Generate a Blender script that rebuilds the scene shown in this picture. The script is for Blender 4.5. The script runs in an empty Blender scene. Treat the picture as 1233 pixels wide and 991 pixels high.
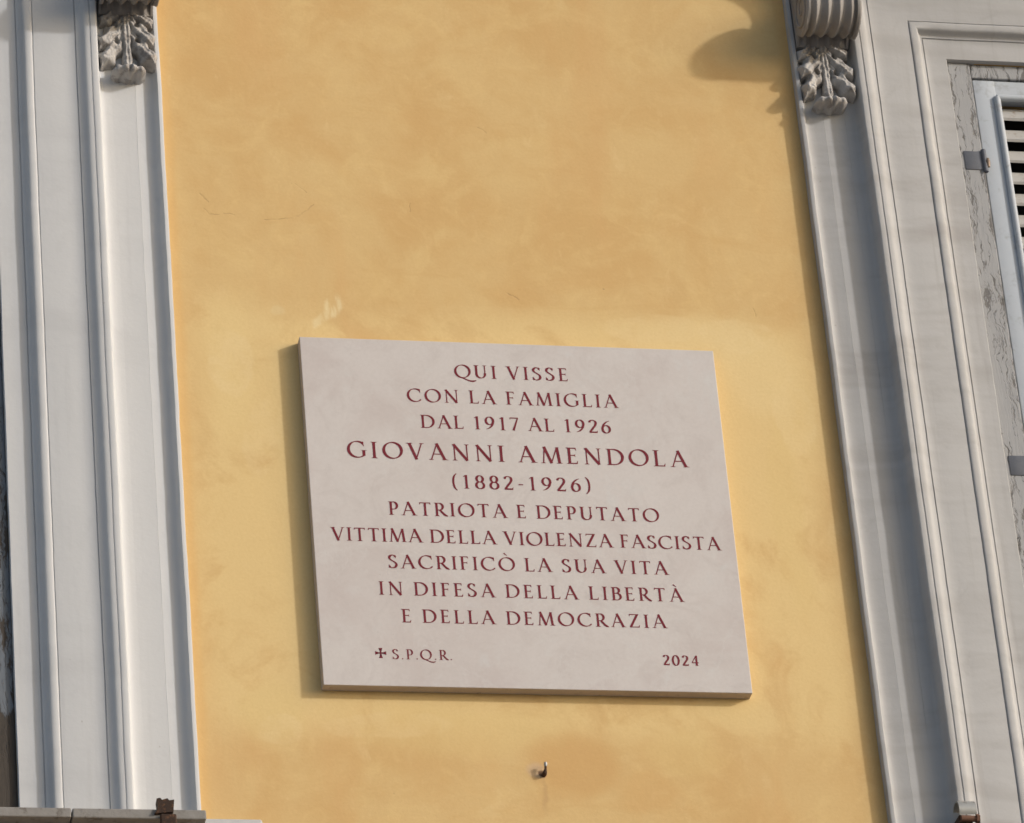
import bpy, bmesh, math, random
from mathutils import Vector, Matrix, noise
from mathutils.geometry import delaunay_2d_cdt

random.seed(7)
scene = bpy.context.scene
COL = scene.collection
R = math.radians
ZC = 7.48                      # height of the plaque's centre above the street

# ------------------------------------------------------------------ camera
YAW, PITCH, ROLL = 0.2438, 0.5229, -0.0922
CAM = Vector((-2.561, -10.3033, -5.8291 + ZC))
fw = Vector((math.sin(YAW)*math.cos(PITCH), math.cos(YAW)*math.cos(PITCH), math.sin(PITCH)))
rt0 = Vector((math.cos(YAW), -math.sin(YAW), 0)); up0 = rt0.cross(fw)
rt = math.cos(ROLL)*rt0 + math.sin(ROLL)*up0
up = -math.sin(ROLL)*rt0 + math.cos(ROLL)*up0
cd = bpy.data.cameras.new('camera'); cam = bpy.data.objects.new('camera', cd); COL.objects.link(cam)
M3 = Matrix((rt, up, -fw)).transposed()
cam.matrix_world = Matrix.Translation(CAM) @ M3.to_4x4()
cd.sensor_fit = 'HORIZONTAL'; cd.sensor_width = 36; cd.lens = 36*6272.7/1233
cd.clip_start = 0.1; cd.clip_end = 1500
scene.camera = cam
scene.cycles.filter_width = 1.6

# ------------------------------------------------------------------ light
SUN_DIR = Vector((1.62, -1.0, 0.69)).normalized()      # towards the sun
elev = math.asin(SUN_DIR.z); azim = math.atan2(SUN_DIR.x, SUN_DIR.y)
world = bpy.data.worlds.new('World'); scene.world = world; world.use_nodes = True
wn = world.node_tree; wn.nodes.clear()
sky = wn.nodes.new('ShaderNodeTexSky'); sky.sky_type = 'NISHITA'; sky.sun_disc = False
sky.sun_elevation = elev; sky.sun_rotation = azim
sky.air_density = 1.0; sky.dust_density = 3.2; sky.ozone_density = 1.0
bg = wn.nodes.new('ShaderNodeBackground'); bg.inputs['Strength'].default_value = 0.15
wo = wn.nodes.new('ShaderNodeOutputWorld')
wn.links.new(sky.outputs[0], bg.inputs[0]); wn.links.new(bg.outputs[0], wo.inputs[0])
sd = bpy.data.lights.new('sun', 'SUN'); sd.energy = 2.0; sd.angle = R(2.5); sd.color = (1.0, 0.98, 0.97)
sun = bpy.data.objects.new('sun', sd); COL.objects.link(sun)
sun.rotation_euler = SUN_DIR.to_track_quat('Z', 'Y').to_euler(); sun.location = (8, -8, 14)
vs = scene.view_settings
vs.view_transform = 'Standard'; vs.look = 'None'; vs.exposure = 0.03; vs.gamma = 1.0; vs.use_curve_mapping = False

# ------------------------------------------------------------------ helpers
def tag(o, label=None, cat=None, group=None, kind=None):
    if label: o['label'] = label
    if cat: o['category'] = cat
    if group: o['group'] = group
    if kind: o['kind'] = kind
    return o

def obj(name, bm, mat, parent=None, loc=(0, 0, 0), smooth=None, recalc=True):
    me = bpy.data.meshes.new(name)
    if recalc: bmesh.ops.recalc_face_normals(bm, faces=bm.faces)
    bm.to_mesh(me); bm.free()
    for m in (mat if isinstance(mat, (list, tuple)) else [mat]): me.materials.append(m)
    if smooth is not None:
        for p in me.polygons: p.use_smooth = True
        me.set_sharp_from_angle(angle=R(smooth))
    o = bpy.data.objects.new(name, me); COL.objects.link(o)
    if parent: o.parent = parent
    o.location = loc
    return o

def empty(name, loc=(0, 0, 0)):
    o = bpy.data.objects.new(name, None); COL.objects.link(o); o.location = loc
    o.empty_display_size = 0.1
    return o

def box(bm, x0, x1, y0, y1, z0, z1, bevel=0, seg=2, mi=0):
    v = [bm.verts.new((x, y, z)) for x in (x0, x1) for y in (y0, y1) for z in (z0, z1)]
    idx = [(0, 1, 3, 2), (4, 6, 7, 5), (0, 4, 5, 1), (2, 3, 7, 6), (0, 2, 6, 4), (1, 5, 7, 3)]
    fs = [bm.faces.new([v[i] for i in f]) for f in idx]
    for f in fs: f.material_index = mi
    if bevel:
        es = list({e for f in fs for e in f.edges})
        bmesh.ops.bevel(bm, geom=es, offset=bevel, segments=seg, profile=0.5, affect='EDGES')

def tube(bm, pts, rad, n=10, cap=True):
    pts = [Vector(p) for p in pts]
    rad = rad if isinstance(rad, (list, tuple)) else [rad]*len(pts)
    rings = []; a = None
    for i, p in enumerate(pts):
        d = (pts[min(i+1, len(pts)-1)] - pts[max(i-1, 0)]).normalized()
        if a is None: a = d.orthogonal().normalized()
        else: a = (a - d*a.dot(d)).normalized()
        b = d.cross(a)
        rings.append([bm.verts.new(p + rad[i]*(a*math.cos(2*math.pi*k/n) + b*math.sin(2*math.pi*k/n))) for k in range(n)])
    for i in range(len(rings)-1):
        for k in range(n):
            bm.faces.new((rings[i][k], rings[i][(k+1) % n], rings[i+1][(k+1) % n], rings[i+1][k]))
    if cap:
        bm.faces.new(rings[0][::-1]); bm.faces.new(rings[-1])

# ------------------------------------------------------------------ node helpers
class NT:
    def __init__(s, name):
        s.m = bpy.data.materials.new(name); s.m.use_nodes = True
        s.t = s.m.node_tree; s.t.nodes.clear()
        s.out = s.t.nodes.new('ShaderNodeOutputMaterial')
        s.b = s.t.nodes.new('ShaderNodeBsdfPrincipled')
        s.t.links.new(s.b.outputs[0], s.out.inputs[0])
        s.b.inputs['Specular IOR Level'].default_value = 0.25
        tc = s.t.nodes.new('ShaderNodeTexCoord'); s.P = tc.outputs['Object']
    def put(s, sock, v):
        if isinstance(v, bpy.types.NodeSocket): s.t.links.new(v, sock)
        else: sock.default_value = v
    def math(s, op, a, b=None, c=None, clamp=False):
        n = s.t.nodes.new('ShaderNodeMath'); n.operation = op; n.use_clamp = clamp
        s.put(n.inputs[0], a)
        if b is not None: s.put(n.inputs[1], b)
        if c is not None: s.put(n.inputs[2], c)
        return n.outputs[0]
    def vmath(s, op, a, b):
        n = s.t.nodes.new('ShaderNodeVectorMath'); n.operation = op
        s.put(n.inputs[0], a); s.put(n.inputs[1], b); return n.outputs[0]
    def xyz(s, v=None):
        n = s.t.nodes.new('ShaderNodeSeparateXYZ'); s.put(n.inputs[0], v or s.P); return n.outputs
    def noise(s, scale, detail=4, rough=0.55, vec=None, dist=0.0, stretch=None, color=False, off=0):
        v = vec or s.P
        if stretch or off:
            mp = s.t.nodes.new('ShaderNodeMapping'); s.put(mp.inputs['Vector'], v)
            mp.inputs['Scale'].default_value = stretch or (1, 1, 1)
            mp.inputs['Location'].default_value = (off, off*.37, off*.71); v = mp.outputs[0]
        n = s.t.nodes.new('ShaderNodeTexNoise'); s.put(n.inputs['Vector'], v)
        n.inputs['Scale'].default_value = scale; n.inputs['Detail'].default_value = detail
        n.inputs['Roughness'].default_value = rough; n.inputs['Distortion'].default_value = dist
        return n.outputs['Color' if color else 'Fac']
    def voro(s, scale, feature='DISTANCE_TO_EDGE', vec=None):
        n = s.t.nodes.new('ShaderNodeTexVoronoi'); n.feature = feature
        s.put(n.inputs['Vector'], vec or s.P); n.inputs['Scale'].default_value = scale
        return n.outputs['Distance']
    def step(s, x, lo, hi, a=0.0, b=1.0):
        n = s.t.nodes.new('ShaderNodeMapRange'); n.interpolation_type = 'SMOOTHSTEP'; n.clamp = True
        s.put(n.inputs[0], x); n.inputs[1].default_value = lo; n.inputs[2].default_value = hi
        n.inputs[3].default_value = a; n.inputs[4].default_value = b; return n.outputs[0]
    def mix(s, f, a, b, mode='MIX'):
        n = s.t.nodes.new('ShaderNodeMix'); n.data_type = 'RGBA'; n.blend_type = mode
        s.put(n.inputs[0], f)
        for i, c in ((6, a), (7, b)):
            if isinstance(c, bpy.types.NodeSocket): s.t.links.new(c, n.inputs[i])
            else: n.inputs[i].default_value = (*c, 1) if len(c) == 3 else c
        return n.outputs[2]
    def color(s, c):
        if isinstance(c, bpy.types.NodeSocket): s.t.links.new(c, s.b.inputs['Base Color'])
        else: s.b.inputs['Base Color'].default_value = (*c, 1)
    def rough(s, r): s.put(s.b.inputs['Roughness'], r)
    def bump(s, h, strength, dist):
        n = s.t.nodes.new('ShaderNodeBump'); s.put(n.inputs['Height'], h)
        n.inputs['Strength'].default_value = strength; n.inputs['Distance'].default_value = dist
        s.t.links.new(n.outputs[0], s.b.inputs['Normal'])
    def warp(s, scale, amt, off=0):
        c = s.noise(scale, 3, .6, color=True, off=off)
        c = s.vmath('SUBTRACT', c, (.5, .5, .5)); c = s.vmath('MULTIPLY', c, (amt, amt, amt))
        return s.vmath('ADD', s.P, c)
    def seg(s, pts, w, vec):
        # wobbly scratch: distance in the wall plane (x,z) to a polyline
        o = s.xyz(vec); best = None
        for (ax, az), (bx, bz) in zip(pts[:-1], pts[1:]):
            dx, dz = bx-ax, bz-az; L2 = dx*dx+dz*dz
            px = s.math('SUBTRACT', o[0], ax); pz = s.math('SUBTRACT', o[2], az)
            h = s.math('ADD', s.math('MULTIPLY', px, dx/L2), s.math('MULTIPLY', pz, dz/L2), clamp=True)
            qx = s.math('SUBTRACT', px, s.math('MULTIPLY', h, dx)); qz = s.math('SUBTRACT', pz, s.math('MULTIPLY', h, dz))
            d = s.math('SQRT', s.math('ADD', s.math('MULTIPLY', qx, qx), s.math('MULTIPLY', qz, qz)))
            best = d if best is None else s.math('MINIMUM', best, d)
        return s.step(best, w*.35, w, 1, 0)
    def blob(s, x, z, rx, rz, vec, lo=.55, hi=1.1, ang=0.0):
        o = s.xyz(vec); ca, sa = math.cos(ang), math.sin(ang)
        px = s.math('SUBTRACT', o[0], x); pz = s.math('SUBTRACT', o[2], z)
        a = s.math('ADD', s.math('MULTIPLY', px, ca/rx), s.math('MULTIPLY', pz, sa/rx))
        b = s.math('ADD', s.math('MULTIPLY', px, -sa/rz), s.math('MULTIPLY', pz, ca/rz))
        d = s.math('SQRT', s.math('ADD', s.math('MULTIPLY', a, a), s.math('MULTIPLY', b, b)))
        return s.step(d, lo, hi, 1, 0)

# ------------------------------------------------------------------ materials
def mat_ochre():
    n = NT('ochre_lime_paint'); o = n.xyz()
    base = n.mix(n.noise(1.7, 5, .6), (.618, .432, .198), (.662, .475, .226))
    # brushed cloudy lime wash
    c1 = n.step(n.noise(3.1, 6, .62, dist=.6, off=3.3), .42, .66)
    base = n.mix(n.math('MULTIPLY', c1, .7), base, (.585, .375, .158))
    c2 = n.step(n.noise(4.6, 5, .6, dist=.9, off=8.1), .52, .72)
    base = n.mix(n.math('MULTIPLY', c2, .55), base, (.690, .510, .240))
    c2b = n.step(n.noise(10.5, 4, .6, dist=1.2, off=1.7), .50, .74)
    sw = n.noise(6.5, 6, .68, dist=2.2, off=11.3)
    base = n.mix(n.math('MULTIPLY', n.step(sw, .50, .68), .30), base, (.672, .500, .238))
    base = n.mix(n.math('MULTIPLY', n.step(sw, .47, .34), .22), base, (.600, .392, .168))
    base = n.mix(n.math('MULTIPLY', c2b, .5), base, (.690, .505, .235))
    c3 = n.step(n.noise(2.2, 4, .6, stretch=(2.6, 1, .55), off=5.5), .50, .74)
    tw = n.step(n.noise(3.0, 5, .7, stretch=(1.0, 1, 3.4), dist=.7, off=41), .50, .70)
    base = n.mix(n.math('MULTIPLY', tw, .38), base, (.585, .372, .158))
    tw2 = n.step(n.noise(7.0, 6, .72, stretch=(1.6, 1, 1.0), dist=.5, off=51), .56, .72)
    base = n.mix(n.math('MULTIPLY', tw2, .40), base, (.712, .540, .275))
    base = n.mix(n.math('MULTIPLY', c3, .6), base, (.620, .395, .175))
    w = n.warp(7, .06); w2 = n.warp(2.4, .16, 4); wf = n.warp(26, .022, 9)
    # paler repainted zone around the plaque
    ow = n.xyz(w2)
    zone = n.math('MULTIPLY', n.step(ow[2], .60, .50), n.step(ow[2], -.62, -.50))
    zone = n.math('MULTIPLY', zone, n.step(n.math('ABSOLUTE', ow[0]), .80, .70))
    zone = n.math('MULTIPLY', zone, n.step(n.noise(4.4, 5, .66, dist=.8, off=2.2), .36, .54))
    base = n.mix(n.math('MULTIPLY', zone, .85), base, (.715, .540, .262))
    top = n.math('MULTIPLY', n.step(n.xyz(n.warp(9, .03, 1))[2], .585, .570), n.step(o[2], .40, .50))
    top = n.math('MULTIPLY', top, n.step(n.noise(2.0, 3, .6, off=6.2, stretch=(1, 1, .4)), .40, .56))
    base = n.mix(n.math('MULTIPLY', top, .18), base, (.685, .520, .265))
    # smears and repairs at their own places
    for (x, z, rx, rz, a, f, c) in [(-.545, .548, .020, .016, 0, .5, (.690, .555, .300)),
                                 (.44, .50, .20, .085, .05, .6, (.730, .565, .290)), (.60, .42, .12, .12, 0, .7, (.730, .565, .290)),
                                 (-.66, .36, .07, .20, .1, .55, (.725, .555, .270)), (-.17, -.56, .26, .07, 0, .35, (.680, .510, .230)),
                                 (.07, -.635, .12, .085, .2, .7, (.580, .360, .150)), (.24, -.70, .10, .06, 0, .4, (.590, .360, .145)), (.34, -.60, .10, .07, .3, .35, (.680, .510, .230)),
                                 (.66, .05, .05, .35, 0, .35, (.680, .505, .225)), (-.62, -.52, .09, .10, .3, .45, (.690, .525, .240))]:
        base = n.mix(n.math('MULTIPLY', n.blob(x, z, rx, rz, w if rx < .03 else w2), f), base, c)
    # streaky diagonal scuff, and trowelled repair patches with firm edges
    mp = n.t.nodes.new('ShaderNodeMapping'); mp.inputs['Rotation'].default_value = (0, -.72, 0); mp.inputs['Scale'].default_value = (60, 1, 11)
    n.t.links.new(n.P, mp.inputs['Vector'])
    stx = n.step(n.noise(1.0, 4, .6, vec=mp.outputs[0]), .36, .58)
    sc = n.math('MAXIMUM', n.blob(-.408, .565, .024, .040, wf, .5, 1.05, -.35), n.math('MULTIPLY', n.blob(-.440, .528, .016, .062, wf, .3, 1.05, -.80), .8))
    base = n.mix(n.math('MULTIPLY', n.math('MULTIPLY', sc, stx), .85), base, (.740, .610, .350))
    for (x, z, rx, rz, a, f) in [(.575, .520, .105, .055, .04, .5), (.36, .535, .14, .040, -.03, .35), (-.665, .40, .055, .105, .1, .5), (-.60, .20, .05, .11, -.25, .35), (.69, .30, .05, .12, .05, .4), (-.35, -.545, .16, .035, .05, .3), (-.60, -.56, .06, .04, .3, .4)]:
        base = n.mix(n.math('MULTIPLY', n.math('MULTIPLY', n.blob(x, z, rx, rz, w, .82, 1.02, a), n.step(n.noise(16, 4, .65, off=x*9), .30, .62)), f), base, (.740, .580, .310))
    # redder brush line cut in along the frames
    edge = n.math('ABSOLUTE', n.xyz(n.warp(5, .03, 2))[0])
    base = n.mix(n.step(edge, .758, .780, 0, .42), base, (.630, .385, .145))
    # bare plaster round the hook
    base = n.mix(n.math('MULTIPLY', n.blob(-.016, -.652, .030, .027, wf, .5, 1.0), .6), base, (.570, .410, .275))
    base = n.mix(n.blob(-.006, -.659, .012, .011, wf, .6, 1.0), base, (.16, .095, .06))
    base = n.mix(n.math('MULTIPLY', n.blob(-.004, -.715, .010, .060, wf, .2, 1.0), .35), base, (.42, .26, .13))
    # hairline cracks, scratches, pinholes
    cr = None
    for p in [[(-.71, .868), (-.693, .845)], [(-.704, .825), (-.69, .812), (-.67, .81)], [(-.475, .905), (-.452, .880)], [(-.44, .85), (-.452, .832), (-.49, .81), (-.56, .80)],
              [(-.2, .863), (-.2, .838)], [(-.63, .81), (-.655, .815)], [(.02, .62), (.045, .60)], [(-.02, 1.09), (.0, 1.075)],
              [(.33, .45), (.318, .44)], [(.62, .60), (.625, .58)]]:
        k = n.seg(p, .0024, wf); cr = k if cr is None else n.math('MAXIMUM', cr, k)
    base = n.mix(n.math('MULTIPLY', cr, n.step(n.noise(30, 2, .5, off=3), .35, .6, .05, .42)), base, (.36, .22, .10))
    pin = n.step(n.voro(13, 'F1', n.warp(18, .02, 6)), .015, .05, 1, 0)
    pin = n.math('MULTIPLY', pin, n.step(n.noise(5, 2, .5, off=7), .55, .62))
    base = n.mix(n.math('MULTIPLY', pin, .6), base, (.33, .20, .10))
    fine = n.noise(140, 3, .6)
    base = n.mix(n.step(fine, .3, .75, 0, .10), base, (.45, .26, .085))
    n.color(base); n.rough(.95)
    h = n.math('ADD', n.math('MULTIPLY', n.noise(9, 5, .6), 1.6), n.math('MULTIPLY', n.noise(110, 5, .7), .45))
    h = n.math('SUBTRACT', h, n.math('MULTIPLY', cr, .5))
    n.bump(h, .22, .004)
    return n.m

def mat_stucco(name, a, b, stain, streak, ripple=0.0, soot=0.0):
    n = NT(name); o = n.xyz()
    base = n.mix(n.noise(3.2, 5, .6), a, b)
    st = n.step(n.noise(2.0, 5, .65, stretch=(.9, 1, 3.6), off=2.1), .50, .72)       # faint level bands of dirt
    base = n.mix(n.math('MULTIPLY', st, streak), base, stain)
    run = n.step(n.noise(14, 4, .6, stretch=(3.0, 1, .12), off=4.4), .50, .78)     # faint vertical runs
    base = n.mix(n.math('MULTIPLY', run, .42), base, stain)
    cl = n.step(n.noise(11, 6, .7, dist=.8, off=6.0), .52, .80)
    base = n.mix(n.math('MULTIPLY', cl, .42), base, stain)
    if soot:
        base = n.mix(n.math('MULTIPLY', n.step(n.noise(30, 5, .7, dist=.6, off=2), .48, .62), soot), base, stain)
    pin = n.step(n.voro(17, 'F1', n.warp(15, .02, 6)), .02, .05, 1, 0)
    pin = n.math('MULTIPLY', pin, n.step(n.noise(4, 2, .5, off=1), .56, .62))
    base = n.mix(n.math('MULTIPLY', pin, .5), base, (.25, .23, .21))
    n.color(base); n.rough(.82)
    h = n.math('ADD', n.noise(12, 5, .6), n.math('MULTIPLY', n.noise(90, 4, .6), .3))
    if ripple:
        rp = n.noise(4.2, 2, .5, stretch=(.5, 1, 3.4), vec=n.warp(3, .07, 8), off=9)
        h = n.math('ADD', h, n.math('MULTIPLY', rp, ripple))
        gr = n.step(rp, .52, .72); base = n.mix(n.math('MULTIPLY', gr, .38), base, stain)
        n.color(base)
    n.bump(h, .30, .0035)
    return n.m

def mat_marble():
    n = NT('pale_marble')
    base = n.mix(n.noise(5, 6, .6, dist=.5), (.540, .502, .482), (.600, .568, .552))
    v = n.step(n.noise(9, 7, .7, dist=1.6, off=3), .47, .72)
    base = n.mix(n.math('MULTIPLY', v, .5), base, (.470, .428, .412))
    pk = n.step(n.noise(3.4, 5, .6, dist=.8, off=9), .46, .68)
    base = n.mix(n.math('MULTIPLY', pk, .6), base, (.495, .438, .420))
    cw = n.step(n.noise(4.5, 6, .7, dist=1.2, off=14), .55, .75)
    base = n.mix(n.math('MULTIPLY', cw, .7), base, (.565, .560, .552))
    v2 = n.step(n.noise(26, 5, .7, off=5), .52, .72)
    base = n.mix(n.math('MULTIPLY', v2, .4), base, (.585, .572, .556))
    ve = n.step(n.math('ABSOLUTE', n.math('SUBTRACT', n.noise(3.6, 6, .62, dist=1.4, off=31), .5)), .0, .020, 1, 0)
    base = n.mix(n.math('MULTIPLY', n.math('MULTIPLY', ve, n.step(n.noise(3, 2, .5, off=5), .42, .60)), .30), base, (.60, .585, .57))
    pits = n.math('MULTIPLY', n.step(n.voro(60, 'F1', n.warp(30, .01, 3)), .02, .10, 1, 0), n.step(n.noise(7, 3, .6, off=12), .52, .62))
    base = n.mix(n.math('MULTIPLY', pits, .45), base, (.36, .315, .29))
    gr = n.step(n.noise(150, 3, .65), .30, .72)
    base = n.mix(n.math('MULTIPLY', gr, .16), base, (.42, .385, .365))
    n.color(base); n.rough(.55); n.bump(n.math('SUBTRACT', n.noise(120, 3, .6), pits), .15, .001)
    return n.m

def mat_simple(name, a, b, scale=18, rough=.7, metal=0.0, bump=.2, bd=.002, c=None, cl=(.5, .7)):
    n = NT(name); base = n.mix(n.noise(scale, 5, .65), a, b)
    if c: base = n.mix(n.step(n.noise(scale*1.7, 6, .7, off=3), *cl), base, c)
    n.color(base); n.rough(rough); n.b.inputs['Metallic'].default_value = metal
    n.bump(n.noise(scale*4, 4, .6), bump, bd)
    return n.m

def mat_peeling(name, paint, bare, amount, low=None):
    n = NT(name); o = n.xyz()
    w = n.warp(14, .05)
    grain = n.noise(30, 5, .65, stretch=(6, 1, .5))
    pt = n.mix(n.noise(22, 5, .6), paint, tuple(c*.84 for c in paint))
    br = n.mix(grain, bare, tuple(c*.55 for c in bare))
    m = n.noise(8, 7, .74, vec=w, stretch=(3.2, 1, .45))
    if low: m = n.math('ADD', m, n.step(o[2], low[0], low[1], .35, 0))
    mk = n.step(m, amount, amount+.05)
    base = n.mix(mk, pt, br)
    ck = n.step(n.math('ABSOLUTE', n.math('SUBTRACT', n.noise(6, 4, .6, vec=w, stretch=(8, 1, .55), off=3), .5)), .0, .016, 1, 0)
    ck = n.math('MULTIPLY', ck, n.step(n.noise(6, 3, .6, off=4), .38, .54))
    base = n.mix(n.math('MULTIPLY', ck, .8), base, (.06, .055, .05))
    n.color(base); n.rough(.75)
    h = n.math('SUBTRACT', n.math('ADD', n.math('MULTIPLY', mk, -.7), n.math('MULTIPLY', grain, .5)), ck)
    n.bump(h, .6, .003)
    return n.m

M_OCHRE = mat_ochre()
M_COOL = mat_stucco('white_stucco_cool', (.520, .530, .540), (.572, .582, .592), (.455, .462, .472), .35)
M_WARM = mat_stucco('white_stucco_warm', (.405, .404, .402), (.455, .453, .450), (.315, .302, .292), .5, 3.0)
M_BRK = mat_stucco('weathered_stucco', (.340, .325, .310), (.540, .528, .515), (.120, .102, .090), .5, soot=.5)
M_CONS = mat_stucco('sooty_shaded_stucco', (.240, .222, .205), (.400, .385, .370), (.100, .085, .075), .6)  # soot, with the consoles' underside shade darkened into the whole colour
M_MARBLE = mat_marble()
M_EDGE_BOUNCE = mat_simple('bounce_tinted_marble_edge', (.47, .385, .31), (.56, .48, .40), 30, .85, 0, .3, .002, (.36, .28, .21), (.55, .75))  # warm bounce from the wall painted into the slab's edge colour
M_RED = mat_simple('dark_red_letter_paint', (.130, .008, .018), (.185, .018, .030), 60, .6, 0, .05, .0005)
M_SHUT = mat_simple('pale_blue_shutter_paint', (.420, .460, .505), (.475, .510, .550), 14, .55, 0, .2, .001, (.33, .345, .36), (.54, .74))
M_SLAT = mat_simple('worn_cream_slat_paint', (.36, .355, .34), (.46, .45, .43), 25, .7, 0, .2, .001, (.27, .22, .17), (.52, .72))
M_CASE = mat_peeling('peeling_grey_wood', (.370, .374, .380), (.215, .208, .202), .525)
M_CASED = mat_peeling('weathered_dark_wood', (.165, .185, .210), (.085, .072, .060), .50, (-.62, -.50))
M_IRON = mat_simple('rusty_iron', (.030, .020, .016), (.060, .038, .028), 60, .75, .3, .5, .001, (.15, .075, .04))
M_HOOK = mat_simple('brown_rust', (.055, .034, .024), (.11, .062, .04), 90, .9, 0, .5, .001)
M_RUST = mat_simple('red_rust', (.12, .06, .04), (.20, .11, .075), 60, .8, .1, .4, .001)
M_ZINC = mat_simple('grey_metal', (.30, .31, .30), (.40, .40, .385), 40, .5, .4, .2, .001, (.19, .17, .15), (.58, .74))
M_HINGE = mat_simple('blue_grey_painted_iron', (.085, .094, .115), (.15, .158, .178), 50, .55, .1, .3, .001)
M_BRASS = mat_simple('dull_rust', (.17, .125, .09), (.27, .20, .145), 80, .5, .4, .3, .0006)
M_SILL = mat_simple('grey_travertine', (.19, .18, .168), (.30, .29, .275), 22, .85, 0, .4, .003, (.14, .125, .11), (.52, .70))
M_SILLP = mat_simple('pale_marble_ledge', (.36, .365, .37), (.48, .485, .49), 22, .7, 0, .3, .002, (.36, .35, .34), (.56, .72))
M_GLASS = mat_simple('dark_window_glass', (.015, .017, .02), (.025, .027, .03), 5, .08, 0, 0, .001)
M_ROOF = mat_simple('terracotta', (.30, .12, .06), (.42, .19, .10), 6, .85, 0, .4, .01)
M_PAVE = mat_simple('grey_paving', (.27, .262, .25), (.34, .33, .317), 3, .9, 0, .4, .004)
M_ASPH = mat_simple('grey_stone_setts', (.17, .166, .16), (.23, .225, .217), 30, .95, 0, .5, .004)
M_GROUND = mat_simple('dusty_ground', (.24, .23, .215), (.31, .295, .28), .4, .95, 0, .3, .01)

# ------------------------------------------------------------------ ground
def sheet(name, x0, x1, y0, y1, z, mat):
    bm = bmesh.new(); bm.faces.new([bm.verts.new(p) for p in ((x0, y0, z), (x1, y0, z), (x1, y1, z), (x0, y1, z))])
    o = obj(name, bm, mat, recalc=False); o['kind'] = 'structure'; return o
sheet('ground', -700, 700, -700, 700, -.02, M_GROUND)
sheet('road', -120, 120, -12.0, -2.2, -.012, M_ASPH)
bm = bmesh.new(); box(bm, -60, 60, -2.2, .0, -.02, .11, .015); o = obj('pavement', bm, M_PAVE); o['kind'] = 'structure'
bm = bmesh.new(); box(bm, -60, 60, -2.345, -2.203, -.02, .108, .02); o = obj('kerb', bm, M_SILL); o['kind'] = 'structure'

# ------------------------------------------------------------------ building
XO, WIN = 1.197, 1.150                   # opening edge, opening width
XI = XO + WIN
ZT, ZB = 1.345, -.770                    # opening top / bottom (local heights, plaque centre = 0)
building = empty('ochre_building', (0, 0, 0))
tag(building, 'ochre yellow rendered house front between two white framed windows, carrying the marble plaque', 'building')

bm = bmesh.new()
xs = [-6.5, -XI, -XO, XO, XI, 6.5]; zs = [-ZC-.02, ZB, ZT, 9.0]
V = {}
def vv(x, y, z):
    k = (round(x, 4), round(y, 4), round(z, 4))
    if k not in V: V[k] = bm.verts.new((x, y, z))
    return V[k]
for i in range(5):
    for j in range(3):
        if i in (1, 3) and j == 1:
            x0, x1 = xs[i], xs[i+1]; z0, z1 = zs[1], zs[2]; d = .30
            for q in ([(x0, 0, z0), (x0, d, z0), (x0, d, z1), (x0, 0, z1)], [(x1, 0, z0), (x1, 0, z1), (x1, d, z1), (x1, d, z0)],
                      [(x0, 0, z1), (x0, d, z1), (x1, d, z1), (x1, 0, z1)], [(x0, 0, z0), (x1, 0, z0), (x1, d, z0), (x0, d, z0)]):
                bm.faces.new([vv(*p) for p in q])
            continue
        bm.faces.new([vv(xs[i], 0, zs[j]), vv(xs[i+1], 0, zs[j]), vv(xs[i+1], 0, zs[j+1]), vv(xs[i], 0, zs[j+1])])
D = 8.0
for q in ([(-6.5, 0, zs[0]), (-6.5, 0, 9), (-6.5, D, 9), (-6.5, D, zs[0])], [(6.5, 0, zs[0]), (6.5, D, zs[0]), (6.5, D, 9), (6.5, 0, 9)],
          [(-6.5, D, zs[0]), (-6.5, D, 9), (6.5, D, 9), (6.5, D, zs[0])]):
    bm.faces.new([bm.verts.new(p) for p in q])
wall = obj('wall', bm, M_OCHRE, building, (0, 0, ZC), recalc=False)
bm = bmesh.new()
box(bm, -6.9, 6.9, -.45, D+.4, 9.002, 9.14)
vs_ = [bm.verts.new(p) for p in ((-7.0, -.6, 9.142), (7.0, -.6, 9.142), (7.0, D+.5, 9.142), (-7.0, D+.5, 9.142), (-4, D/2, 10.6), (4, D/2, 10.6))]
for f in ((0, 1, 5, 4), (1, 2, 5), (2, 3, 4, 5), (3, 0, 4), (3, 2, 1, 0)): bm.faces.new([vs_[i] for i in f])
obj('roof', bm, M_ROOF, building, (0, 0, ZC))

# --- profiles: (u outward from the opening edge, projection from the wall)
def arc_pts(c, r, a0, a1, n):
    return [(c[0]+r*math.cos(R(a0+(a1-a0)*k/n)), c[1]+r*math.sin(R(a0+(a1-a0)*k/n))) for k in range(n+1)]
ARCH = ([(0, -.10), (.0, .0125), (.0015, .0145), (.040, .0145)]
        + [(.047, .0150), (.0530, .0162), (.0565, .0174), (.0572, .0148), (.0588, .0148), (.0596, .0184), (.0630, .0196), (.0665, .0222), (.0695, .0264), (.0720, .0316), (.0745, .0358)]
        + [(.0780, .0376), (.0820, .0386), (.0865, .0389), (.0905, .0387), (.0935, .0379), (.0945, .0368), (.0951, .0338), (.0966, .0338), (.0972, .0362), (.099, .0365)]
        + [(.166, .0365), (.1770, .0368), (.185, .0375), (.192, .0388), (.1965, .0402), (.1972, .0368), (.1990, .0368), (.1998, .0410), (.204, .0422), (.2085, .0448), (.2125, .0486), (.2155, .0522), (.2185, .0553), (.2220, .0575), (.2265, .0586), (.2310, .0590)]
        + [(.2318, .0562), (.2336, .0562), (.2345, .0590), (.2365, .0598), (.2465, .0598), (.2485, .0590), (.2503, .0560), (.2518, .0470), (.2532, .0355), (.2550, .0240), (.2575, .0165), (.2615, .0130), (.2680, .0110), (.2760, .0100), (.2850, .0096), (.2860, -.01)])
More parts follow.
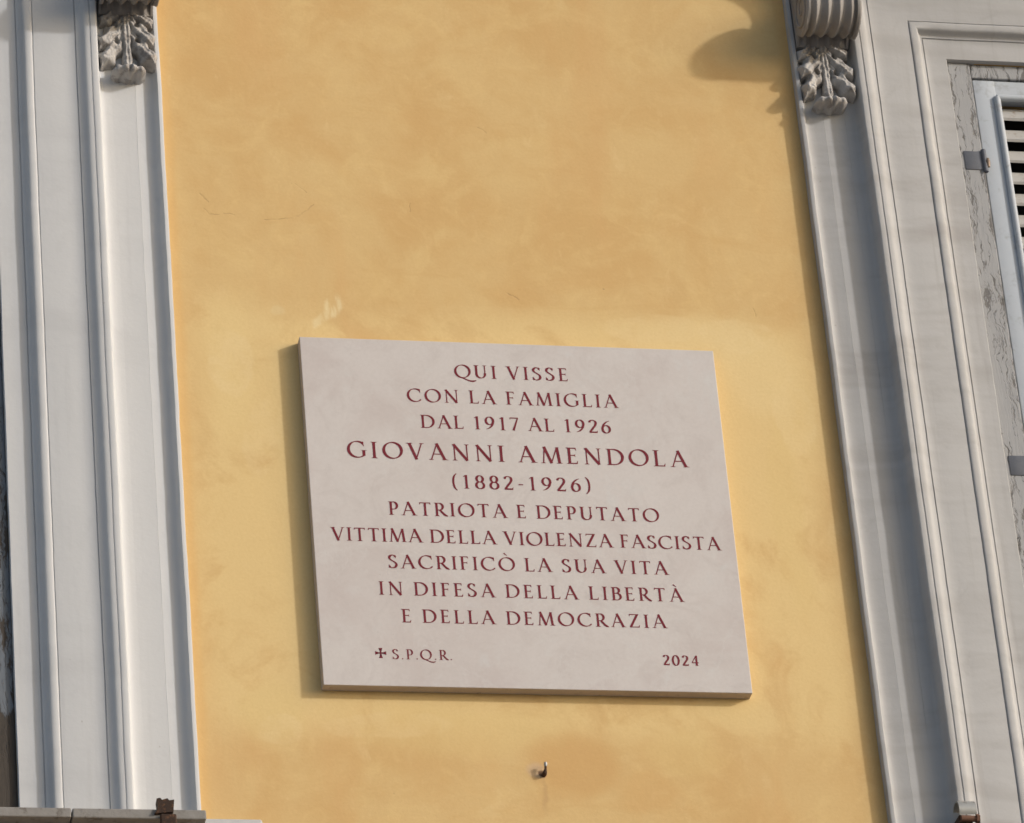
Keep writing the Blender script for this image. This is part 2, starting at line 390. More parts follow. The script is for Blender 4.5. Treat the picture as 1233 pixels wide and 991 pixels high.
STRIP = ([(.2760, -.01), (.2760, .0090), (.3408, .0090), (.3413, .0084), (.3420, .0089), (.3500, .0076), (.3600, .0058), (.3700, .0045), (.3770, .0045), (.3830, .0062), (.3870, .0100), (.3900, .0160), (.3918, .0215), (.3926, .0240), (.3940, .0252), (.4005, .0252), (.4030, .0240), (.4035, .0220), (.4035, -.01)])

ARCH = [(u, d if d < .042 else .042+(d-.042)*.78) for u, d in ARCH]
def wob(p, a, seed):
    ch = max(0.0, noise.noise(Vector((p[0]*31+seed*3, p[1]*31, p[2]*17.0))) - .42)
    return -ch*a*3.2*(1 if seed > 2 else .5) + a*noise.noise(Vector((p[0]*6+seed, p[1]*6, p[2]*5.0+seed*1.7))) + a*.45*noise.noise(Vector((p[0]*20+seed, p[1]*9, p[2]*23.0)))

def sweep_head(c, drop=0.0):
    """architrave round three sides of the opening centred at x=c, mitred at the corners"""
    bm = bmesh.new(); half = WIN/2; rows = []
    N = 190
    path = []
    for k in range(N+1): path.append(('L', ZB-.03-drop + (ZT-ZB+.03+drop)*k/N))
    for k in range(1, 24): path.append(('H', -half + WIN*k/24))
    for k in range(N+1): path.append(('R', ZT - (ZT-ZB+.03+drop)*k/N))
    for (leg, t) in path:
        row = []
        for (u, d) in ARCH:
            if leg == 'L': x, z = c-half-u, (t if t < ZT-1e-6 else ZT+u)
            elif leg == 'R': x, z = c+half+u, (t if t < ZT-1e-6 else ZT+u)
            else: x, z = c+t*(1+u/half), ZT+u
            w1 = wob((x, d, z), .0010, 1.0); w2_ = wob((x, d, z), .0010, 7.0)
            row.append(bm.verts.new((x + (w1 if leg != 'H' else 0), -d + (w2_ if d > 0 else 0)*.5, z + (w1 if leg == 'H' else 0))))
        rows.append(row)
    for a, b in zip(rows[:-1], rows[1:]):
        for k in range(len(ARCH)-1): bm.faces.new((a[k], a[k+1], b[k+1], b[k]))
    return bm

def strip_bm(c, s, drop=0.0):
    bm = bmesh.new(); half = WIN/2; rows = []; N = 240
    z0, z1 = ZB-.03-drop, 1.752
    for k in range(N+1):
        z = z0+(z1-z0)*k/N; row = []
        for (u, d) in STRIP:
            x = c + s*(half+u); w1 = wob((x, d, z), .0013, 3.0+s)
            row.append(bm.verts.new((x + (w1 if u > .28 else 0), -d + wob((x, d, z), .0006, 5.)*(1 if d > 0 else 0), z)))
        rows.append(row)
    for a, b in zip(rows[:-1], rows[1:]):
        for k in range(len(STRIP)-1): bm.faces.new((a[k], a[k+1], b[k+1], b[k]))
    return bm

# --- scroll console
def console_bm(cx):
    bm = bmesh.new(); hw = .066
    C = (.104, 1.412); r = .067
    prof = [(0.0, 1.350), (.030, 1.352)]
    prof += arc_pts(C, r, 212, 475, 40)
    prof += [(.066, 1.462), (.062, 1.480), (.064, 1.500), (.071, 1.525), (.084, 1.552), (.104, 1.580), (.130, 1.608), (.158, 1.636), (.178, 1.665), (.190, 1.700), (.192, 1.750), (0, 1.750)]
    n = len(prof); rows = []
    NX = 96
    for k in range(NX+1):
        u = -1+2*k/NX; row = []
        # four rounded ridges parted by grooves, plain fillet at each side
        q = (u*.5+.5)*4.5
        g = 0 if abs(u) > .90 else (0.5+0.5*math.cos(2*math.pi*(u/.90*2.0+.0)))
        dep = .011*(g**.8)
        for i, (d, z) in enumerate(prof):
            a = prof[max(i-1, 0)]; b = prof[min(i+1, n-1)]
            tx, tz = b[0]-a[0], b[1]-a[1]; L = math.hypot(tx, tz) or 1
            nx_, nz_ = tz/L, -tx/L            # outward normal for this winding
            on = 1 if 2 <= i < n-2 else 0
            dd = d - nx_*dep*on; zz = z - nz_*dep*on
            row.append(bm.verts.new((cx+u*hw, -dd, zz)))
        rows.append(row)
    for a, b in zip(rows[:-1], rows[1:]):
        for i in range(n-1): bm.faces.new((a[i], a[i+1], b[i+1], b[i]))
    bm.faces.new(rows[0]); bm.faces.new(rows[-1][::-1])
    # spiral relief on both cheeks
    for s in (-1, 1):
        pts = []; rad = []
        for k in range(46):
            t = k/45; a = R(250+t*760); rr = (r-.006)*(1-t)**.8+.006
            pts.append((cx+s*(hw+.0005), -(C[0]+rr*math.cos(a)), C[1]+rr*math.sin(a))); rad.append(.0048*(1-.45*t))
        tube(bm, pts, rad, 8)
    return bm

# --- acanthus leaf as carved relief
def leaf_bm(cx):
    bm = bmesh.new(); hw, zt, zb = .069, 1.385, 1.162; base = .0085
    lobes = []; rl = random.Random(int(cx*1000)+5000)
    for s in (-1, 1):
        for (v0, vt, ut, w, h) in [(.02, .31, .96, .066, .026), (.20, .58, 1.0, .072, .036), (.40, .85, .97, .074, .044)]:
            lobes.append((s*.14, v0+rl.uniform(-.02, .02), s*ut*rl.uniform(.90, 1.02), vt+rl.uniform(-.025, .025), w*rl.uniform(.88, 1.12), h*rl.uniform(.85, 1.2)))
    asp = (zt-zb)/hw        # v unit in u units
    def H(u, v):
        best = -1
        for (u0, v0, u1, v1, w, h) in lobes:
            ax, az, bx, bz = u0, v0*asp, u1, v1*asp
            dx, dz = bx-ax, bz-az; L = math.hypot(dx, dz)
            px, pz = u-ax, v*asp-az
            s = (px*dx+pz*dz)/(L*L); t = (px*-dz+pz*dx)/L
            if s < -.05 or s > 1.0: continue
            sc = min(max(s, 0), 1)
            scal = 1+.24*math.cos(sc*math.pi*5+.6)
            ww = w*asp*(.55+.75*math.sin(math.pi*min(sc*.92+.05, 1))**.8)*scal*(1 if sc < .8 else max(.05, (1-sc)/.2)**.6)
            e = abs(t)/ww
            if e > 1: continue
            rise = .012 + h*(.30+.70*sc**1.2) - .020*max(0, sc-.82)/.18
            hh = rise*(1-.55*e*e) - .0062*(0.5+.5*math.cos((t/ww)*math.pi*2.2+.6))*(1-.4*sc)*1.0
            best = max(best, hh)
        # midrib
        if v < .93:
            wr = .20-.05*v+.03*math.sin(v*19); e = abs(u)/wr
            if e < 1:
                hh = (.022+.018*v)*(1-.45*e*e) - .005*math.exp(-(u/.05)**2)
                best = max(best, hh)
        # curled tip
        dv = (v-.922)/.062; sca = 1+.22*math.cos(u*15)
        e = math.sqrt((u/.60)**2+(dv/sca)**2)
        if e < 1:
            hh = .034+.026*math.sqrt(1-e*e) - .006*math.exp(-(u/.05)**2) - .004*(.5+.5*math.cos(u*22))
            best = max(best, hh)
        # eyes pierced beside the midrib
        for (eu, ev) in ((.37, .27), (.36, .50), (.35, .735)):
            e = math.hypot((abs(u)-eu)/.11, (v-ev)/.048)
            if e < 1: best = min(best, .006+.02*e**3) if best > 0 else best
        if best > 0:
            best += .0034*noise.noise(Vector((u*5+cx*3, v*14, 1.3))) + .0018*noise.noise(Vector((u*13+cx, v*36, 4.3)))
        return best
    NU, NV = 110, 170; g = {}
    hs = [[H(-1.08+2.16*i/NU, j/NV) for i in range(NU+1)] for j in range(NV+1)]
    def vert(i, j):
        if (i, j) not in g:
            u = -1.08+2.16*i/NU; v = j/NV; h = hs[j][i]
            y = -(base+h) if h > 0 else -.004
            g[(i, j)] = bm.verts.new((cx+u*hw, y, zt+(zb-zt)*v))
        return g[(i, j)]
    for j in range(NV):
        for i in range(NU):
            if max(hs[j][i], hs[j][i+1], hs[j+1][i], hs[j+1][i+1]) > 0:
                bm.faces.new((vert(i, j), vert(i, j+1), vert(i+1, j+1), vert(i+1, j)))
    bmesh.ops.smooth_vert(bm, verts=bm.verts, factor=.15, use_axis_x=True, use_axis_y=True, use_axis_z=True)
    return bm

def cornice_bm(c):
    bm = bmesh.new()
    prof = [(.0, 1.752), (.205, 1.752), (.205, 1.770), (.215, 1.778), (.225, 1.795), (.245, 1.812), (.270, 1.820), (.270, 1.842), (.278, 1.848), (.278, 1.860), (0, 1.900)]
    hwid = WIN/2+.42; rows = []
    for s in (-1, 1): rows.append([bm.verts.new((c+s*(hwid+d*.9), -d, z)) for d, z in prof])
    for i in range(len(prof)-1): bm.faces.new((rows[0][i], rows[0][i+1], rows[1][i+1], rows[1][i]))
    bm.faces.new(rows[0]); bm.faces.new(rows[1][::-1])
    return bm

def shutter_bm(x0, x1, z0, z1):
    """stiles and rails of one leaf, front at y=.006"""
    bm = bmesh.new(); y0, y1 = .006, .044; st = .057
    box(bm, x0, x0+st, y0, y1, z0, z1, .003)
    box(bm, x1-st, x1, y0, y1, z0, z1, .003)
    rails = [(z1-.052, z1), ((z0+z1)/2-.05, (z0+z1)/2+.05), (z0, z0+.12)]
    for a, b in rails: box(bm, x0+st-.002, x1-st+.002, y0+.0015, y1-.0015, a+.001, b-.001)
    return bm, st, rails

def build_window(s, stucco, case_mat, drop):
    c = s*(XO+WIN/2); half = WIN/2
    surround = obj('window_surround', sweep_head(c, drop), stucco, building, (0, 0, ZC), smooth=38)
    for e in (-1, 1):
        obj('pilaster_strip', strip_bm(c, e, drop), stucco, surround, smooth=38)
        bx = c + e*(half+.325)
        obj('console', console_bm(bx), M_CONS, surround, smooth=40)
        obj('acanthus_leaf', leaf_bm(bx), M_BRK, surround, smooth=50)
    obj('cornice', cornice_bm(c), stucco, surround, smooth=30)
    bm = bmesh.new(); box(bm, c-half-.272, c+half+.272, -.006, .01, ZT+.292, 1.751)
    obj('frieze', bm, stucco, surround)
    # sill: grey travertine slab in two lengths over a longer pale marble ledge
    bm = bmesh.new(); sx0, sx1 = c-half-.402, c+half+.402; j = c - s*(half+.105); dz = -drop
    box(bm, sx0, j-.0012, -.092, .02, -.8300+dz, -.8065+dz, .003); box(bm, j+.0012, sx1, -.094, .02, -.8315+dz, -.8080+dz, .003)
    obj('window_sill', bm, M_SILL, surround)
    bm = bmesh.new(); box(bm, c-half-.535, c+half+.535, -.050, .0, -.900+dz, -.8065+dz, .006, 3)
    obj('sill_ledge', bm, M_SILLP, surround, smooth=40)
    # fixed wooden casing
    bm = bmesh.new(); cw = .062
    for e in (-1, 1):
        a, b = sorted((c+e*half*.9995, c+e*(half-cw))); box(bm, a, b, .0005-.0025, .07, ZB-.03-drop, ZT-.001, .003)
    box(bm, c-half+cw+.001, c+half-cw-.001, .0018, .068, ZT-.041, ZT-.001, .003)
    box(bm, c-half+cw+.001, c+half-cw-.001, -.0012, .068, ZB-.034-drop, ZB+.012, .003)
    obj('window_casing', bm, case_mat, building, (0, 0, ZC))
    # two louvred leaves
    for e in (-1, 1):
        xo, xi = c+e*(half-cw-.004), c+e*.004
        x0, x1 = sorted((xo, xi)); z0, z1 = ZB+.016, ZT-.044
        bm, st, rails = shutter_bm(x0, x1, z0, z1)
        leaf = obj('shutter', bm, M_SHUT, building, (0, 0, ZC), smooth=40)
        bm = bmesh.new()
        lx0, lx1 = x0+st, x1-st
        for (zb_, zt_) in ((rails[2][1], rails[1][0]), (rails[1][1], rails[0][0])):
            tube(bm, [(lx0, .004, zb_), (lx0, .004, zt_)], .0085, 10); tube(bm, [(lx1, .004, zb_), (lx1, .004, zt_)], .0085, 10)
            tube(bm, [(lx0, .0045, zt_), (lx1, .0045, zt_)], .0083, 10); tube(bm, [(lx0, .0045, zb_), (lx1, .0045, zb_)], .0083, 10)
        obj('bead', bm, M_SHUT, leaf, smooth=60)
        bm = bmesh.new()
        for (zb_, zt_) in ((rails[2][1], rails[1][0]), (rails[1][1], rails[0][0])):
            n = int((zt_-zb_)/.0630)
            for k in range(n):
                z = zt_-.046-k*.0630
                if z-.012 < zb_: break
                # slat tilted, outer edge low
                pts = [(.0120, z-.016), (.0090, z-.010), (.0330, z+.032), (.0400, z+.030)]
                fr = [[bm.verts.new((x, y, zz+random.uniform(-.0006, .0006))) for (y, zz) in pts] for x in (lx0+.004, lx1-.004)]
                for q in range(4): bm.faces.new((fr[0][q], fr[0][(q+1) % 4], fr[1][(q+1) % 4], fr[1][q]))
                bm.faces.new(fr[0][::-1]); bm.faces.new(fr[1])
        obj('louvre_slats', bm, M_SLAT, leaf)
        for hz in (1.050, .180, -.620):
            bm = bmesh.new()
            a, b = sorted((xo + e*(.054 if s > 0 else .020), xo + e*.006)); box(bm, a, b, -.0045, .0015, hz-.024, hz+.030, .0015)
            tube(bm, [(xo+e*.003, -.004, hz-.030), (xo+e*.003, -.004, hz+.034)], .0065, 10)
            hg = obj('hinge', bm, M_HINGE, leaf, smooth=40)
            bm = bmesh.new(); tube(bm, [(xo-e*.004, -.005, hz-.016), (xo-e*.004, -.007, hz-.001), (xo-e*.005, -.006, hz+.008)], [.005, .0065, .004], 8)
            obj('hinge_pin', bm, M_BRASS, hg, smooth=50)
    bm = bmesh.new(); box(bm, c-half, c+half, .20, .206, ZB, ZT); obj('window_pane', bm, M_GLASS, building, (0, 0, ZC))
    return surround

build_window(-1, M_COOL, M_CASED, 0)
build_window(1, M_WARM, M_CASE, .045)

# ------------------------------------------------------------------ lettering: Roman capitals drawn stroke by stroke
TK, TN = .146, .064
class G:
    def __init__(s, tk=TK, tn=TN): s.polys = []; s.tk, s.tn = tk, tn
    def poly(s, pts): s.polys.append([tuple(p) for p in pts])
    def line(s, a, b, w, w2=None):
        w2 = w if w2 is None else w2
        dx, dy = b[0]-a[0], b[1]-a[1]; L = math.hypot(dx, dy); nx, ny = -dy/L, dx/L
        s.poly([(a[0]+nx*w/2, a[1]+ny*w/2), (b[0]+nx*w2/2, b[1]+ny*w2/2), (b[0]-nx*w2/2, b[1]-ny*w2/2), (a[0]-nx*w/2, a[1]-ny*w/2)])
    def nib(s, pts, closed=False, ang=14, k=1.0, t0=1, t1=1):
        n = len(pts); a = R(ang); L, Rr = [], []
        for i, p in enumerate(pts):
            q0 = pts[(i-1) % n] if closed else pts[max(i-1, 0)]; q1 = pts[(i+1) % n] if closed else pts[min(i+1, n-1)]
            dx, dy = q1[0]-q0[0], q1[1]-q0[1]; l = math.hypot(dx, dy) or 1; dx /= l; dy /= l
            w = (s.tn*.85 + (s.tk*1.05-s.tn*.85)*abs(dx*math.sin(a)-dy*math.cos(a))**1.25)*k
            if not closed:
                f = i/(n-1); w *= t0+(1-t0)*min(1, f*4); w *= t1+(1-t1)*min(1, (1-f)*4)
            L.append((p[0]-dy*w/2, p[1]+dx*w/2)); Rr.append((p[0]+dy*w/2, p[1]-dx*w/2))
        for i in range(n if closed else n-1):
            j = (i+1) % n; s.poly([L[i], L[j], Rr[j], Rr[i]])
    def serif(s, x, y, w, l=.085, r=.085, h=.030, br=.075):
        d = 1 if y < .5 else -1
        s.poly([(x-w/2-l, y), (x+w/2+r, y), (x+w/2+r, y+d*h*.7), (x+w/2+r*.35, y+d*h*1.15), (x+w/2, y+d*br), (x-w/2, y+d*br), (x-w/2-l*.35, y+d*h*1.15), (x-w/2-l, y+d*h*.7)])
    def stem(s, x, w=None, top=True, bot=True, tl=.085, tr=.085, bl=.085, br=.085):
        w = w or s.tk; m = w*.92
        s.poly([(x-w/2, 0), (x+w/2, 0), (x+m/2, .5), (x+w/2, 1), (x-w/2, 1), (x-m/2, .5)])
        if top: s.serif(x, 1, w, tl, tr)
        if bot: s.serif(x, 0, w, bl, br)
    def arm(s, x0, x1, y, beak, w=None):
        w = w or s.tn
        s.poly([(x0, y-w/2), (x1, y-w/2), (x1, y+w/2), (x0, y+w/2)])
        for b in ([beak] if not isinstance(beak, (list, tuple)) else beak):
            if b: s.poly([(x1-.075, y), (x1-.005, y), (x1+.02, y+b), (x1-.01, y+b)])
def ell(cx, cy, rx, ry, a0, a1, n=30):
    return [(cx+rx*math.cos(R(a0+(a1-a0)*k/n)), cy+ry*math.sin(R(a0+(a1-a0)*k/n))) for k in range(n+1)]
def cr(pts, n=8):
    P = [pts[0]]+list(pts)+[pts[-1]]; out = []
    for i in range(1, len(P)-2):
        for k in range(n):
            t = k/n; a, b, c, d = P[i-1], P[i], P[i+1], P[i+2]
            out.append(tuple(.5*((2*b[j])+(-a[j]+c[j])*t+(2*a[j]-5*b[j]+4*c[j]-d[j])*t*t+(-a[j]+3*b[j]-3*c[j]+d[j])*t**3) for j in (0, 1)))
    out.append(pts[-1]); return out
def bowl(g, x0, yt, yb, xr, ang=8):
    m = x0+(xr-x0)*.42; cy = (yt+yb)/2; ry = (yt-yb)/2
    g.nib([(x0, yt), (x0+(m-x0)*.5, yt)] + ell(m, cy, xr-m, ry, 90, -90, 24) + [(x0+(m-x0)*.5, yb), (x0, yb)], ang=ang)

def glyph(ch, tk=TK, tn=TN):
    g = G(tk, tn); k, n = tk, tn; h = n/2
    if ch in 'AÀ':
        g.line((.085, 0), (.405, 1.0), n); g.line((.385, 1.02), (.755, 0), k*1.02); g.poly([(.345, .96), (.42, 1.03), (.45, .93), (.40, .86)])
        g.line((.20, .355), (.63, .355), n*.9); g.serif(.085, 0, n, .085, .085, br=.05); g.serif(.755, 0, k, .075, .095, br=.05); w = .85
        if ch == 'À': g.line((.27, 1.30), (.46, 1.11), n*1.5, n*.5)
    elif ch == 'B':
        g.stem(.15, tr=0, br=0); bowl(g, .15, 1-h, .535, .50); bowl(g, .15, .535, h, .57); w = .62
    elif ch in 'CG':
        g.nib(ell(.50, .5, .44, .485, 48, 318 if ch == 'C' else 312, 40), ang=16)
        g.poly([(.765, .99), (.80, .99), (.825, .70), (.795, .70), (.755, .80)])
        if ch == 'C': g.poly([(.80, .20), (.845, .22), (.835, .13), (.80, .10)]); w = .86
        else:
            g.poly([(.735, .08), (.735+k, .12), (.735+k, .44), (.735, .44)]); g.poly([(.66, .44), (.735+k+.075, .44), (.735+k+.075, .462), (.66, .462)]); w = .92
    elif ch == 'D':
        g.stem(.15, tr=0, br=0); m = .36
        g.nib([(.15, 1-h), (.25, 1-h)] + ell(m, .5, .44, .5-h, 90, -90, 34) + [(.25, h), (.15, h)], ang=10); w = .86
    elif ch in 'EFL':
        g.stem(.15, top=True, tr=0 if ch != 'L' else .085, br=0 if ch != 'F' else .085)
        if ch != 'L': g.arm(.15, .50, 1-h, -.13); g.arm(.15, .44, .525, (-.075, .075))
        if ch != 'F': g.arm(.15, .54 if ch == 'E' else .57, h, .15)
        w = {'E': .60, 'F': .56, 'L': .60}[ch]
    elif ch == 'I': g.stem(.155); w = .31
    elif ch == 'M':
        g.line((.11, 0), (.205, 1.0), n); g.line((.185, 1.02), (.515, 0), k); g.line((.50, 0), (.825, 1.0), n); g.line((.825, 1.0), (.915, 0), k)
        g.serif(.11, 0, n, br=.05); g.serif(.915, 0, k, br=.05); g.poly([(.11, 1.0), (.25, 1.0), (.25, .95), (.20, .93)]); g.poly([(.80, 1.0), (.93, 1.0), (.89, .96), (.82, .93)]); w = 1.03
    elif ch == 'N':
        g.stem(.15, n*1.05, top=False); g.line((.115, 1.0), (.765, .0), k*1.02); g.stem(.765, n*1.05, bot=False)
        g.poly([(.04, 1.0), (.17, 1.0), (.20, .92), (.10, .97)]); w = .90
    elif ch in 'OÒQ0':
        if ch == '0': g.nib(ell(.33, .5, .255, .485, 0, 360, 48)[:-1], True, ang=6); w = .66
        else:
            g.nib(ell(.49, .5, .435, .485, 0, 360, 56)[:-1], True, ang=18); w = .98
            if ch == 'Ò': g.line((.36, 1.32), (.55, 1.12), n*1.5, n*.5)
            if ch == 'Q': g.nib(cr([(.40, .03), (.62, -.08), (.86, -.20), (1.10, -.235), (1.30, -.17)]), ang=-60, k=.9, t1=.3)
    elif ch in 'PR':
        g.stem(.15, tr=0)
        bowl(g, .15, 1-h, .46 if ch == 'R' else .43, .52); w = .60
        if ch == 'R': g.nib(cr([(.32, .49), (.47, .28), (.62, .10), (.80, .0)]), ang=60, k=.98, t1=.35); w = .74
    elif ch == 'S':
        g.nib(cr([(.47, .835), (.40, .94), (.28, .975), (.14, .90), (.10, .76), (.17, .63), (.33, .51), (.46, .39), (.50, .25), (.43, .09), (.27, .025), (.13, .06), (.07, .15)], 6), ang=-12, k=1.02)
        g.poly([(.445, .98), (.475, .98), (.495, .76), (.465, .76), (.44, .84)]); g.poly([(.04, .26), (.07, .26), (.12, .13), (.08, .02), (.045, .02)]); w = .58
    elif ch == 'T':
        g.stem(.355, top=False); g.poly([(.04, 1-n), (.67, 1-n), (.67, 1), (.04, 1)])
        g.poly([(.035, 1.01), (.075, 1.0), (.12, .97), (.05, .85), (.015, .85)]); g.poly([(.675, 1.01), (.635, 1.0), (.59, .97), (.66, .85), (.695, .85)]); w = .71
    elif ch == 'U':
        g.poly([(.15-k/2, .32), (.15+k/2, .32), (.15+k/2, 1), (.15-k/2, 1)]); g.serif(.15, 1, k)
        g.nib([(.15, .40), (.15, .33)] + ell(.41, .33, .26, .30, 180, 360, 24)[1:] + [(.67, .40)], ang=14)
        g.poly([(.67-n*.55, .32), (.67+n*.55, .32), (.67+n*.55, 1), (.67-n*.55, 1)]); g.serif(.67, 1, n); w = .82
    elif ch == 'V':
        g.line((.10, 1), (.425, -.01), k*1.02); g.line((.40, 0), (.71, 1), n); g.serif(.10, 1, k, br=.05); g.serif(.71, 1, n, br=.05); w = .80
    elif ch == 'Z':
        g.poly([(.07, 1-n), (.64, 1-n), (.64, 1), (.07, 1)]); g.line((.565, .97), (.115, .03), k); g.arm(.05, .66, h, .15)
        g.poly([(.065, 1.0), (.12, .97), (.09, .85), (.055, .85)]); w = .71
    elif ch == '1':
        g.stem(.30, top=False); g.line((.30, .985), (.13, .87), n*1.2, n*.7); g.poly([(.30-k/2, .95), (.30+k/2, 1.02), (.30+k/2, .9), (.30-k/2, .9)]); w = .56
    elif ch == '2':
        g.nib(cr([(.09, .80), (.16, .93), (.30, .975), (.45, .90), (.49, .74), (.43, .56), (.30, .37), (.09, .05)]), ang=-4); g.arm(.06, .56, k*.36, .13, k*.75); w = .62
    elif ch == '4':
        g.line((.42, 1.0), (.04, .30), n); g.poly([(.03, .25), (.60, .25), (.60, .25+n*1.3), (.03, .25+n*1.3)]); g.poly([(.43-k/2, 0), (.43+k/2, 0), (.43+k/2, 1.01), (.43-k/2, .97)]); g.serif(.43, 0, k, .06, .06); w = .66
    elif ch in '69':
        a = ell(.33, .315, .225, .29, 0, 360, 40)[:-1]; b = cr([(.56, .96), (.36, .86), (.19, .66), (.105, .40), (.105, .30)])
        if ch == '9': a = [(.66-x, 1-y) for x, y in a]; b = [(.66-x, 1-y) for x, y in b]
        g.nib(a, True, ang=10); g.nib(b, ang=10, t0=.5); w = .66
    elif ch == '7':
        g.poly([(.05, 1-n*1.25), (.56, 1-n*1.25), (.56, 1), (.05, 1)]); g.line((.525, .95), (.22, 0), n*1.25, k); g.poly([(.045, 1.01), (.08, .98), (.075, .83), (.04, .83)]); w = .60
    elif ch == '8':
        g.nib(ell(.31, .745, .185, .235, 0, 360, 36)[:-1], True, ang=-8); g.nib(ell(.31, .275, .225, .25, 0, 360, 36)[:-1], True, ang=-8); w = .62
    elif ch == '(':
        g.nib(cr([(.30, 1.10), (.15, .88), (.09, .48), (.15, .08), (.30, -.14)]), ang=0, k=.8, t0=.5, t1=.5); w = .34
    elif ch == ')':
        g.nib(cr([(.04, 1.10), (.19, .88), (.25, .48), (.19, .08), (.04, -.14)]), ang=0, k=.8, t0=.5, t1=.5); w = .34
    elif ch == '-': g.line((.05, .40), (.32, .40), n*1.2); w = .37
    elif ch == '.': g.poly(ell(.10, .055, .062, .062, 0, 360, 12)[:-1]); w = .22
    else: w = .30
    return g.polys, w

_cache = {}
def glyph_tris(ch, tk, tn):
    key = (ch, tk, tn)
    if key in _cache: return _cache[key]
    polys, w = glyph(ch, tk, tn); vs2, fs = [], []
    for p in polys:
        area = sum(p[i][0]*p[(i+1) % len(p)][1]-p[(i+1) % len(p)][0]*p[i][1] for i in range(len(p)))
        if area < 0: p = p[::-1]
        fs.append(list(range(len(vs2), len(vs2)+len(p)))); vs2 += [Vector(q) for q in p]
    if not polys: _cache[key] = ([], [], w); return _cache[key]
    ov, oe, of, _, _, src = delaunay_2d_cdt(vs2, [], fs, 0, 1e-5, True)
    keep = [f for f, s in zip(of, src) if len(s) > 0]
    _cache[key] = ([tuple(v) for v in ov], keep, w); return _cache[key]

def text_bm(txt, x0, x1, z, cap, y, tk=TK, tn=TN):
    xs_ = 1.10 if len(txt) > 8 else 1.04
    ws = [glyph_tris(c, tk, tn)[2]*cap*xs_ if c != ' ' else .22*cap for c in txt]
    tr = ((x1-x0)-sum(ws))/(len(txt)-1)
    out = []; bm = bmesh.new(); x = x0
    for c, w in zip(txt, ws):
        if c == ' ': out.append(bm); bm = bmesh.new()
        else:
            V2, F2, _ = glyph_tris(c, tk, tn)
            jx, jz = random.uniform(-.0004, .0004), random.uniform(-.0003, .0003)
            vv2 = [bm.verts.new((x+p[0]*cap*xs_+jx, y, z+p[1]*cap+jz)) for p in V2]
            for f in F2:
                try: bm.faces.new([vv2[i] for i in f])
                except ValueError: pass
        x += w+tr
    out.append(bm)
    for b_ in out: bmesh.ops.delete(b_, geom=[v for v in b_.verts if not v.link_faces], context='VERTS')
    return out

# ------------------------------------------------------------------ plaque
PH = .9176
plaque = empty('memorial_plaque', (0, 0, ZC))
tag(plaque, 'square pale marble memorial plaque with dark red inscription on the ochre wall', 'plaque')
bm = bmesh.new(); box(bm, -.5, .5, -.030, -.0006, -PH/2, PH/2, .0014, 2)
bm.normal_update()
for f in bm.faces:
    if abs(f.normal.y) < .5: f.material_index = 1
obj('slab', bm, [M_MARBLE, M_EDGE_BOUNCE], plaque)
LINES = [
    ('QUI VISSE', -0.1358, 0.138, 0.3607, 0.0356),
    ('CON LA FAMIGLIA', -0.2535, 0.2517, 0.2915, 0.0354),
    ('DAL 1917 AL 1926', -0.2268, 0.2308, 0.2213, 0.0352),
    ('GIOVANNI AMENDOLA', -0.4061, 0.4065, 0.1358, 0.0437),
    ('(1882-1926)', -0.1646, 0.1668, 0.0611, 0.0363),
    ('PATRIOTA E DEPUTATO', -0.3187, 0.3227, -0.014, 0.0354),
    ('VITTIMA DELLA VIOLENZA FASCISTA', -0.4579, 0.4636, -0.0852, 0.0348),
    ('SACRIFICÒ LA SUA VITA', -0.3296, 0.3312, -0.1541, 0.035),
    ('IN DIFESA DELLA LIBERTÀ', -0.3558, 0.3602, -0.2244, 0.0348),
    ('E DELLA DEMOCRAZIA', -0.3082, 0.3135, -0.2945, 0.0346),
    ('S.P.Q.R.', -0.3368, -0.197, -0.3897, 0.0256),
    ('2024', 0.2952, 0.3811, -0.3909, 0.0263)]
for (txt, x0, x1, z, cap) in LINES:
    bold = txt in ('2024',)
    for word in text_bm(txt, x0, x1, z, cap, -.0304, TK*(1.18 if bold else 1), TN*(1.15 if bold else 1)):
        obj('inscription_word', word, M_RED, plaque, recalc=False)
# cross with flared arms
cx_, cz_, rr_ = (-0.3632, -0.3749, 0.0128)
bm = bmesh.new(); pts = []
for k in range(4):
    a = k*math.pi/2; ca, sa = math.cos(a), math.sin(a)
    for (p, q) in ((.13, -.13), (.70, -.15), (1.0, -.36), (1.0, .36), (.70, .15), (.13, .13)):
        pts.append((cx_+rr_*(p*ca-q*sa), cz_+rr_*(p*sa+q*ca)))
c0 = bm.verts.new((cx_, -.0304, cz_)); vv_ = [bm.verts.new((x, -.0304, z)) for x, z in pts]
for i in range(len(vv_)): bm.faces.new((c0, vv_[i], vv_[(i+1) % len(vv_)]))
obj('cross_emblem', bm, M_RED, plaque, recalc=False)

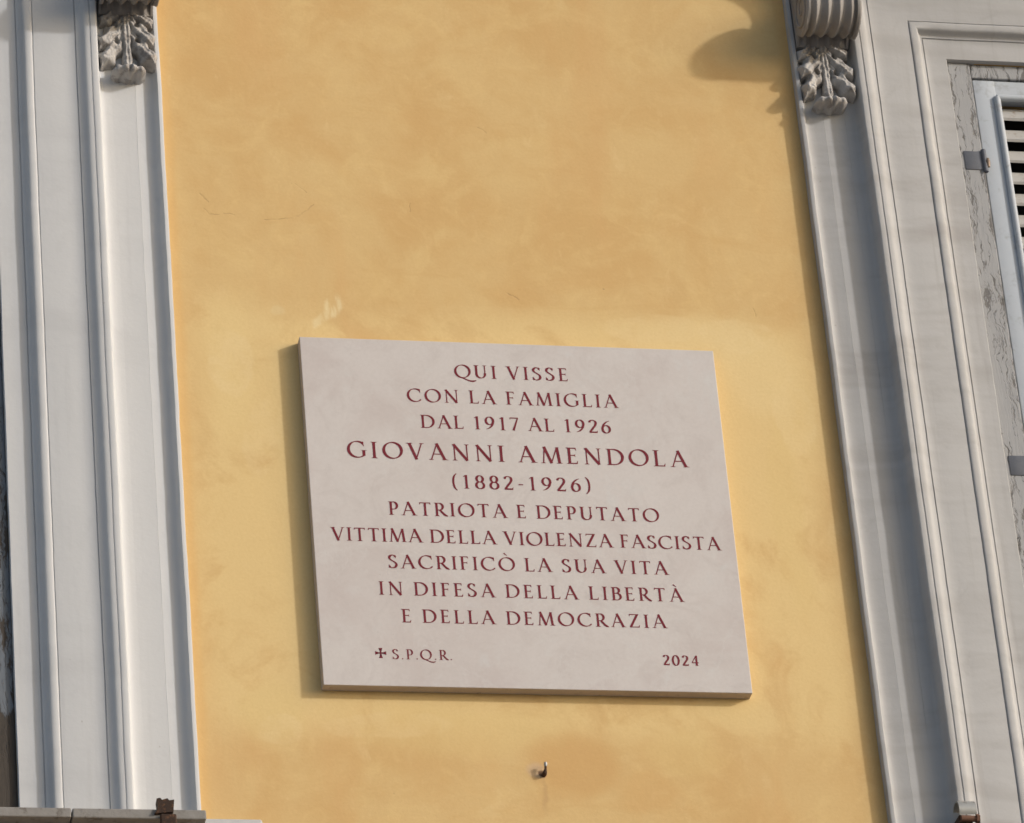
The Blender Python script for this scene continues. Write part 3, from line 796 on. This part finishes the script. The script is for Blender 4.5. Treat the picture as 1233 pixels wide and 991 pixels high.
# ------------------------------------------------------------------ small ironwork
hook = empty('iron_hook', (-.002, 0, ZC-.657))
tag(hook, 'small rusty iron hook bent upwards, driven into the ochre wall below the plaque', 'hook')
bm = bmesh.new(); tube(bm, [(0, .004, -.004), (0, -.006, -.005), (.0, -.012, -.004), (.001, -.0150, .001), (.002, -.0155, .009)], [.0060, .0056, .0050, .0032, .0026], 10)
obj('shank', bm, M_HOOK, hook, smooth=50)
bm = bmesh.new(); tube(bm, [(.002, -.0155, .0092), (.0022, -.0157, .0145), (.0026, -.0155, .019)], [.0030, .0042, .0034], 10)
obj('tip', bm, M_ZINC, hook, smooth=50)

cl = empty('iron_clamp', (-.887, -.096, ZC-.830))
tag(cl, 'dark rusty iron lug clamped over the grey sill edge of the left window', 'clamp')
bm = bmesh.new()
v = [(-.024, -.006, .008), (.018, -.006, .012), (.021, -.006, .042), (.010, -.006, .040), (.006, -.006, .045), (-.006, -.006, .041), (-.010, -.006, .046), (-.018, -.006, .044), (-.016, -.006, .022)]
f0 = [bm.verts.new(p) for p in v]; f1 = [bm.verts.new((p[0]*.96, p[1]+.024, p[2]-.003)) for p in v]
bm.faces.new(f0); bm.faces.new(f1[::-1])
for i in range(len(v)): bm.faces.new((f0[i], f0[(i+1) % len(v)], f1[(i+1) % len(v)], f1[i]))
obj('lug', bm, M_IRON, cl)
bm = bmesh.new(); box(bm, -.012, .024, -.010, .0015, -.075, .006, .003)
obj('strap', bm, M_IRON, cl)

ck = empty('pipe_clip', (.954, -.092, ZC-.772))
tag(ck, 'short grey metal clip with a rusty bolt fixed to the right window frame', 'clamp')
bm = bmesh.new(); n = 16; ro, ri, hl = .026, .0225, .0205
rings = []
for (x, r) in ((-hl, ro), (hl, ro), (hl, ri), (-hl, ri)):
    rings.append([bm.verts.new((x, .016 - r*math.cos(R(-35+k*190/n)), -.006 + r*math.sin(R(-35+k*190/n)))) for k in range(n+1)])
for a, b in ((0, 1), (1, 2), (2, 3), (3, 0)):
    for k in range(n): bm.faces.new((rings[a][k], rings[a][k+1], rings[b][k+1], rings[b][k]))
for k in (0, n): bm.faces.new([rings[q][k] for q in range(4)])
obj('cuff', bm, M_ZINC, ck, smooth=40)
bm = bmesh.new(); tube(bm, [(-.017, -.002, -.030), (.018, -.002, -.030)], .0075, 10); tube(bm, [(.0182, -.002, -.030), (.0255, -.002, -.030)], .0115, 6)
obj('bolt', bm, M_RUST, ck, smooth=40)
bm = bmesh.new(); box(bm, -.020, .012, .002, .075, -.085, -.018, .003)
obj('base_plate', bm, M_IRON, ck)

scene.render.resolution_x = 1024; scene.render.resolution_y = 823
